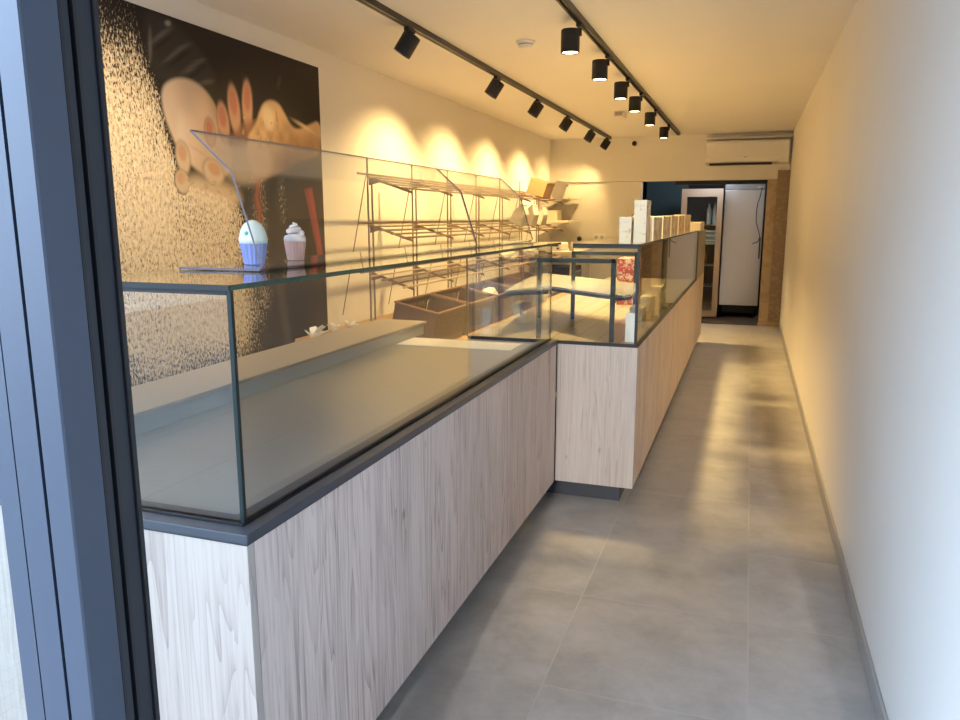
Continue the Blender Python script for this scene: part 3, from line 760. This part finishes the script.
obj('casing', B((-.26, .22, -.35, .35, 0, .36)), M['black'], dk, bevel=.01); obj('oven_door', B((.2205, .235, -.30, .30, .04, .32)), M['metal_dark'], dk, bevel=.004); obj('handle', B((.2355, .255, -.25, .25, .29, .305)), M['steel'], dk)

# ------------------------------------------------------------------ track lights
M['bulb_warm'] = (1.0, .66, .255)
def track(x, y0, y1, label):
    t = thing('light_track', label, 'light track', (x, (y0 + y1) / 2, ZC - .001), 'black ceiling tracks')
    bm = bmesh.new()
    h = (y1 - y0) / 2
    add_prism(bm, [(-.019, 0), (.019, 0), (.019, -.033), (.006, -.033), (.006, -.020), (-.006, -.020), (-.006, -.033), (-.019, -.033)], 'y', -h, h)
    obj('rail', bm, M['track'], t)
    for s in (-1, 1): obj('end_cap', B((-.02, .02, s * h - .006, s * h + .006, -.0345, 0)), mat('brass_cap', (.16, .085, .03), .4, .3) if s > 0 else M['black'], t)
track(-1.865, 1.2, 10.62, 'black ceiling track whose spotlights tilt to the left wall')
track(-.945, 1.2, 10.42, 'black ceiling track whose spotlights hang over the long counter')
def make_spot():
    t = thing('track_spotlight', '', 'spotlight', (0, 0, 0), None)
    obj('adapter', B((-.014, .014, -.055, .045, -.022, 0)), M['black'], t, bevel=.003)
    obj('arm', B((-.006, .006, -.012, .012, -.060, -.0225)), M['black'], t)
    return t
def spot_head(t, tilt, dx, dy, energy, size, blend, turn=0.0, soft=.016, deep=.010):
    """housing with an open lower rim and a lit lens; the lamp sits just under the lens"""
    r, h = .052, .122
    bm = bmesh.new(); n = 28
    prof = [(0.0005, 0), (r * .94, 0), (r, -.006), (r, -h), (r * .86, -h), (r * .86, -h + .002 + deep), (0.0005, -h + .004 + deep)]
    rings = [[bm.verts.new((q * math.cos(2 * math.pi * i / n), q * math.sin(2 * math.pi * i / n), z)) for i in range(n)] for q, z in prof]
    for p, q in zip(rings, rings[1:]):
        for i in range(n): bm.faces.new((p[i], p[(i + 1) % n], q[(i + 1) % n], q[i]))
    hs = obj('housing', bm, M['black'], t)
    for p in hs.data.polygons: p.use_smooth = False
    hs.location = (dx, dy, -.024); hs.rotation_euler = (0, tilt, turn)
    bm = bmesh.new(); add_lathe(bm, [(r * .84, -h + deep - .006), (r * .84, -h + deep)], n)
    ln = obj('lens', bm, M['lens'], hs)
    ld = bpy.data.lights.new('beam', 'SPOT'); ld.energy = energy; ld.color = M['bulb_warm']; ld.spot_size = size; ld.spot_blend = blend; ld.shadow_soft_size = soft
    lo = bpy.data.objects.new('beam', ld); COL.objects.link(lo); lo.parent = hs; lo.location = (0, 0, -h - .004)
    return t
LY = [4.13, 5.71, 6.90, 8.10, 9.38, 10.44]; RY = [4.355, 5.236, 6.108, 6.864, 7.91, 9.204]
ordn = ['nearest', 'second', 'third', 'fourth', 'fifth', 'farthest']
SPOT_L = dict(energy=140, size=R(108), blend=.75)
SPOT_R = dict(energy=340, size=R(100), blend=1.0)
sl = make_spot(); spot_head(sl, R(33), -.004, .045, turn=R(16), deep=.045, **SPOT_L)
sr = make_spot(); spot_head(sr, 0, -.056, .0, soft=.075, **SPOT_R)
for base, ys, x, side, grp in ((sl, LY, -1.865, 'tilted toward the left wall', 'tilted spotlights on the left track'), (sr, RY, -.945, 'pointing straight down over the long counter', 'downward spotlights on the right track')):
    base['group'] = grp
    for i, y in enumerate(ys):
        lab = 'black cylindrical track spotlight %s, %s from the entrance' % (side, ordn[i] if i in (0, 5) else ordn[i] + ' one')
        if i == 0: base.location = (x, y, ZC - .0345); base['label'] = lab
        else: copy_thing(base, (x, y, ZC - .0345), lab)

for ch in sl.children_recursive:
    if ch.type == 'LIGHT':                       # the first lamp burns low: the mural under it shows no hot pool
        ch.data = ch.data.copy(); ch.data.energy = 22
for o in [o for o in COL.objects if o.name.startswith('track_spotlight') and 'left wall, farthest' in o['label']]:
    for ch in o.children_recursive:
        if ch.type == 'LIGHT': ch.data = ch.data.copy(); ch.data.energy = 60

fl = bpy.data.lights.new('mural_beam', 'SPOT'); fl.energy = 62; fl.color = M['bulb_warm']; fl.color = (1, .74, .42); fl.spot_size = R(125); fl.spot_blend = 1.0; fl.shadow_soft_size = .05  # unseen spot without a fitting, added to brighten the mural
fo = bpy.data.objects.new('mural_beam', fl); COL.objects.link(fo); fo.location = (-1.865, 2.6, 2.33); fo.rotation_euler = (0, R(33), 0)

# ceiling and wall fittings
sd = thing('smoke_detector', 'round white smoke detector on the ceiling between the two tracks', 'smoke detector', (-1.385, 4.80, ZC - .001))
bm = bmesh.new(); add_lathe(bm, [(.058, 0), (.060, -.012), (.055, -.016)], 28); obj('base', bm, M['white'], sd, smooth=False)
bm = bmesh.new(); add_lathe(bm, [(.046, -.0165), (.048, -.026), (.040, -.038), (.018, -.042)], 28); obj('cover', bm, M['white'], sd)
bm = bmesh.new(); add_lathe(bm, [(.047, -.018), (.0485, -.021), (.047, -.024)], 28); obj('vent_ring', bm, M['ledge_top'], sd)
cb = thing('ceiling_vent', 'small white louvred box on the ceiling toward the back', 'vent', (-1.35, 8.25, ZC - .001))
obj('frame', B((-.05, .05, -.10, .10, -.05, 0)), M['white'], cb, bevel=.006)
for k in range(3): obj('louvre', B((-.035, .035, -.104, -.1005, -.016 - .011 * k, -.011 - .011 * k)), M['slat'], cb)
cam_ = thing('dome_camera', 'black dome camera high on the back wall under the track end', 'camera', (-1.548, YB - .021, 2.41))
bm = bmesh.new(); add_tube(bm, (0, 0, 0), (0, -.018, 0), .045, 24); obj('mount', bm, M['white'], cam_)
bm = bmesh.new(); bmesh.ops.create_uvsphere(bm, u_segments=20, v_segments=12, radius=.034, matrix=Matrix.Translation((0, -.035, -.004))); obj('dome', bm, mat('dark_dome', (.03, .008, .006), .2), cam_, smooth=True)
hk = thing('wall_hook', 'small black round coat hook on the back wall beside the corner shelves', 'hook', (-2.273, YB - .001, 1.13))
bm = bmesh.new(); add_tube(bm, (0, 0, 0), (0, -.03, 0), .012, 12); obj('stem', bm, M['black'], hk)
bm = bmesh.new(); bmesh.ops.create_uvsphere(bm, u_segments=16, v_segments=10, radius=.034, matrix=Matrix.Translation((0, -.05, 0))); obj('ball', bm, M['black'], hk, smooth=True)
sk = thing('power_socket', 'white double power socket low on the back wall', 'socket', (-2.0, YB - .001, 1.15))
obj('plate', B((-.085, .085, -.012, 0, -.045, .045)), M['white'], sk, bevel=.004)
for s in (-1, 1):
    bm = bmesh.new(); add_tube(bm, (s * .04, -.0125, 0), (s * .04, -.0145, 0), .026, 20); obj('outlet', bm, M['ledge_face'], sk)

ac = thing('air_conditioner', 'white wall-mounted air conditioner above the back opening', 'air conditioner', (-.095, YB - .021, 2.09))
def ac_poly(): return [(0, 0.02), (-.10, .0), (-.165, .035), (-.195, .09), (-.20, .275), (-.185, .30), (0, .305)]
bm = bmesh.new(); add_prism(bm, ac_poly(), 'x', -.51, .50); obj('case', bm, M['white'], ac, bevel=.012, seg=3)
obj('outlet_slot', B((-.46, .30, -.168, -.09, -.004, .022)), mat('dark_brown_slot', (.03, .012, .01), .5), ac)
obj('flap', B((-.46, .44, -.150, -.10, -.012, -.006)), M['white'], ac, bevel=.002)
obj('badge', B((-.035, -.005, -.2025, -.2005, .088, .094)), M['slat'], ac)

# ------------------------------------------------------------------ back room things
fr = thing('steel_fridge', 'tall stainless steel fridge in the back room doorway', 'fridge', (-.10, 11.85, 0))
PF = lambda name, bm, m, par=fr: keep(obj(name, bm, m, bevel=.004), par)
PF('cabinet', B((-.37, .16, 11.54, 12.2, .175, 1.88)), M['steel'])
PF('steel_door', B((-.368, .158, 11.50, 11.535, .18, 1.80)), M['steel'])
PF('top_panel', B((-.368, .158, 11.50, 11.535, 1.805, 1.88)), mat('grey_panel', (.3, .3, .31), .4, .6))
PF('kick_recess', B((-.34, .13, 11.60, 12.15, .06, .1745)), M['black'])
for x in (-.33, .10):
    for y in (11.58, 12.12): keep(obj('foot', T((x, y, 0), (x, y, .1745), .02), M['black']), fr)
PF('handle', B((.125, .145, 11.47, 11.4995, .85, 1.15)), M['metal_dark'])
PF('hinge', B((.06, .155, 11.47, 11.4995, 1.825, 1.855)), M['steel'])
bm = bmesh.new()
pts = [(.10, 11.46, 1.70), (.075, 11.455, 1.62), (.065, 11.455, 1.5), (.07, 11.455, 1.36), (.105, 11.455, 1.25), (.13, 11.455, 1.15), (.11, 11.455, 1.09), (.04, 11.455, 1.06)]
add_path(bm, [(.12, 11.46, 1.84)] + pts, .006)
keep(obj('power_cable', bm, M['kick']), fr)
gf = thing('glass_door_fridge', 'beige-framed fridge with a glass door behind the end of the long counter', 'fridge', (-.66, 11.6, 0))
PG = lambda name, bm, m: keep(obj(name, bm, m), gf)
M['beige_frame'] = mat('beige_frame', (.46, .38, .31), .5)
x0, x1 = -.945, -.385
PG('cabinet', B((x0, x0 + .03, 11.36, 11.95, .02, 1.82), (x1 - .03, x1, 11.36, 11.95, .02, 1.82), (x0, x1, 11.92, 11.95, .02, 1.82), (x0, x1, 11.36, 11.95, 1.79, 1.82), (x0, x1, 11.36, 11.95, .02, .10)), mat('brown_interior', (.16, .12, .09), .5))
PG('door_frame', B((x0, x0 + .075, 11.32, 11.355, .02, 1.82), (x1 - .075, x1, 11.32, 11.355, .02, 1.82), (x0 + .075, x1 - .075, 11.32, 11.355, 1.71, 1.82), (x0 + .075, x1 - .075, 11.32, 11.355, .02, .11)), M['beige_frame'])
bm = bmesh.new(); pane(bm, x0 + .075, x1 - .075, 11.335, 11.343, .11, 1.71, 'y'); PG('door_glass', bm, [M['glass'], M['edge_dark']])
for z in (.45, .75, 1.05, 1.32):
    PG('wire_shelf', B(*[(x0 + .04 + .045 * i, x0 + .046 + .045 * i, 11.38, 11.90, z, z + .006) for i in range(11)], (x0 + .032, x1 - .032, 11.375, 11.383, z - .004, z + .008)), M['ledge_face'])
# made-up bottles and packs imitating the street reflected in the glass door
M['bluew'] = mat('blue_label', (.12, .22, .42), .4); M['palew'] = mat('pale_blue_pack', (.55, .66, .78), .4)
for i, x in enumerate((-.57, -.49)):
    t = thing('milk_bottle', ('white bottle with blue cap in the glass-door fridge, beside the mullion', 'white bottle with blue cap in the glass-door fridge, nearer the steel fridge')[i], 'bottle', (x, 11.5, 1.329), 'bottles on the top fridge shelf')
    bm = bmesh.new(); add_lathe(bm, [(.030, 0), (.032, .01), (.032, .20), (.014, .26), (.014, .285)], 16); obj('bottle_body', bm, M['palew'], t, smooth=True)
    bm = bmesh.new(); add_lathe(bm, [(.017, .2855), (.017, .31)], 16); obj('cap', bm, M['bluew'], t)
stk = ['pale blue flat pack in the glass-door fridge, bottom of the pile', 'pale blue flat pack in the glass-door fridge, second in the pile', 'pale blue flat pack in the glass-door fridge, top of the pile']
for i in range(3):
    t = thing('flat_pack', stk[i], 'pack', (-.53, 11.52, 1.0585 + .062 * i), 'flat packs in the glass-door fridge')
    obj('pack', B((-.10, .10, -.10, .12, 0, .058)), M['palew'], t, bevel=.008); obj('band', B((-.102, .102, -.1035, -.1005, .02, .036)), M['bluew'], t)
lumpy('brown_basket', 'brown mesh bag in the glass-door fridge below the blue packs', 'bag', (-.66, 11.62, .764), (.085, .10, .12), M['cardboard'], 21)
tp = thing('hung_panel', 'dark teal panel hanging in the back room left of the fridges', 'panel', (-1.2, 12.6, .0))
keep(obj('panel', B((-1.60, -.95, 12.55, 12.60, .0, 2.1)), M['teal'], bevel=.01), tp); keep(obj('top_strip', B((-1.62, -.93, 12.54, 12.549, 1.98, 2.1)), mat('slate_strip', (.11, .15, .19), .5), bevel=.002), tp)
cm = thing('coffee_machine', 'black rounded coffee machine in the back room behind the printed boxes', 'coffee machine', (-1.13, 11.7, 1.05))
obj('machine_body', B((-.17, .17, -.20, .20, 0, .40)), M['black'], cm, bevel=.03, seg=3); obj('tray', B((-.15, .15, -.27, -.2005, .02, .06)), M['black'], cm, bevel=.01); obj('trim', B((-.13, .13, -.204, -.2005, .30, .315)), M['steel'], cm); obj('spout', B((-.03, .03, -.25, -.2005, .22, .27)), M['metal_dark'], cm)
tag(obj('machine_cabinet', B((-1.42, -.97, 11.40, 12.0, 0, 1.0495)), M['dark_room'], bevel=.004), 'dark low cabinet carrying the black coffee machine', 'cabinet')

# ------------------------------------------------------------------ light and camera
w = bpy.data.worlds.new('sky'); scene.world = w; w.use_nodes = True
bg = w.node_tree.nodes['Background']; bg.inputs[0].default_value = (.56, .76, 1.0, 1)
wt = NT(w)
gz = wt.xyz(wt.node('ShaderNodeTexCoord').outputs['Generated'])[2]
gx = wt.xyz(wt.node('ShaderNodeTexCoord').outputs['Generated'])[0]
sky = wt.ramp(gz, [(0, (.16, .20, .255)), (.12, (.20, .265, .35)), (.45, (.40, .55, .78)), (1, (.62, .86, 1.22))])
k = wt.math('ADD', wt.math('MULTIPLY', wt.math('POWER', wt.math('MULTIPLY', gx, -1.0, clamp=True), 2.0), 6.0), .10)
wt.link(sky, bg.inputs[0]); wt.link(wt.math('MULTIPLY', k, 6.0), bg.inputs[1])
rl = bpy.data.lights.new('back_room_lamp', 'POINT'); rl.energy = 24; rl.color = (.85, .92, 1.0); rl.shadow_soft_size = .15  # unseen point light with no fitting, added to lift the dark back room
ro = bpy.data.objects.new('back_room_lamp', rl); COL.objects.link(ro); ro.location = (-.5, 11.15, 2.15)
sun = bpy.data.lights.new('sun', 'SUN'); sun.energy = 2.05; sun.angle = R(1.2); sun.color = (1, .93, .85)
so = bpy.data.objects.new('sun', sun); COL.objects.link(so)
az, el = R(-3.6), R(14)
d = Vector((math.sin(az) * math.cos(el), math.cos(az) * math.cos(el), -math.sin(el))); so.rotation_euler = d.to_track_quat('-Z', 'Y').to_euler(); so.location = (0, -6, 4)

cam = bpy.data.cameras.new('camera'); co = bpy.data.objects.new('camera', cam); COL.objects.link(co)
cam.sensor_width = 36; cam.lens = 758.656 / 960 * 36; cam.clip_start = .02
yaw, pitch, roll = R(19.361), R(-10.61), R(-.031)
fw = Vector((-math.sin(yaw) * math.cos(pitch), math.cos(yaw) * math.cos(pitch), math.sin(pitch)))
rt = Vector((math.cos(yaw), math.sin(yaw), 0)); up = rt.cross(fw)
rt, up = rt * math.cos(roll) + up * math.sin(roll), up * math.cos(roll) - rt * math.sin(roll)
co.matrix_world = Matrix(((rt.x, up.x, -fw.x, 0), (rt.y, up.y, -fw.y, 0), (rt.z, up.z, -fw.z, 1.42), (0, 0, 0, 1)))
scene.camera = co
scene.view_settings.view_transform = 'Standard'; scene.view_settings.look = 'None'
scene.view_settings.exposure = 0.0; scene.view_settings.gamma = 1.0; scene.view_settings.use_curve_mapping = False
scene.cycles.use_denoising = True
scene.cycles.max_bounces = 12; scene.cycles.transparent_max_bounces = 24; scene.cycles.diffuse_bounces = 6; scene.cycles.sample_clamp_indirect = 6
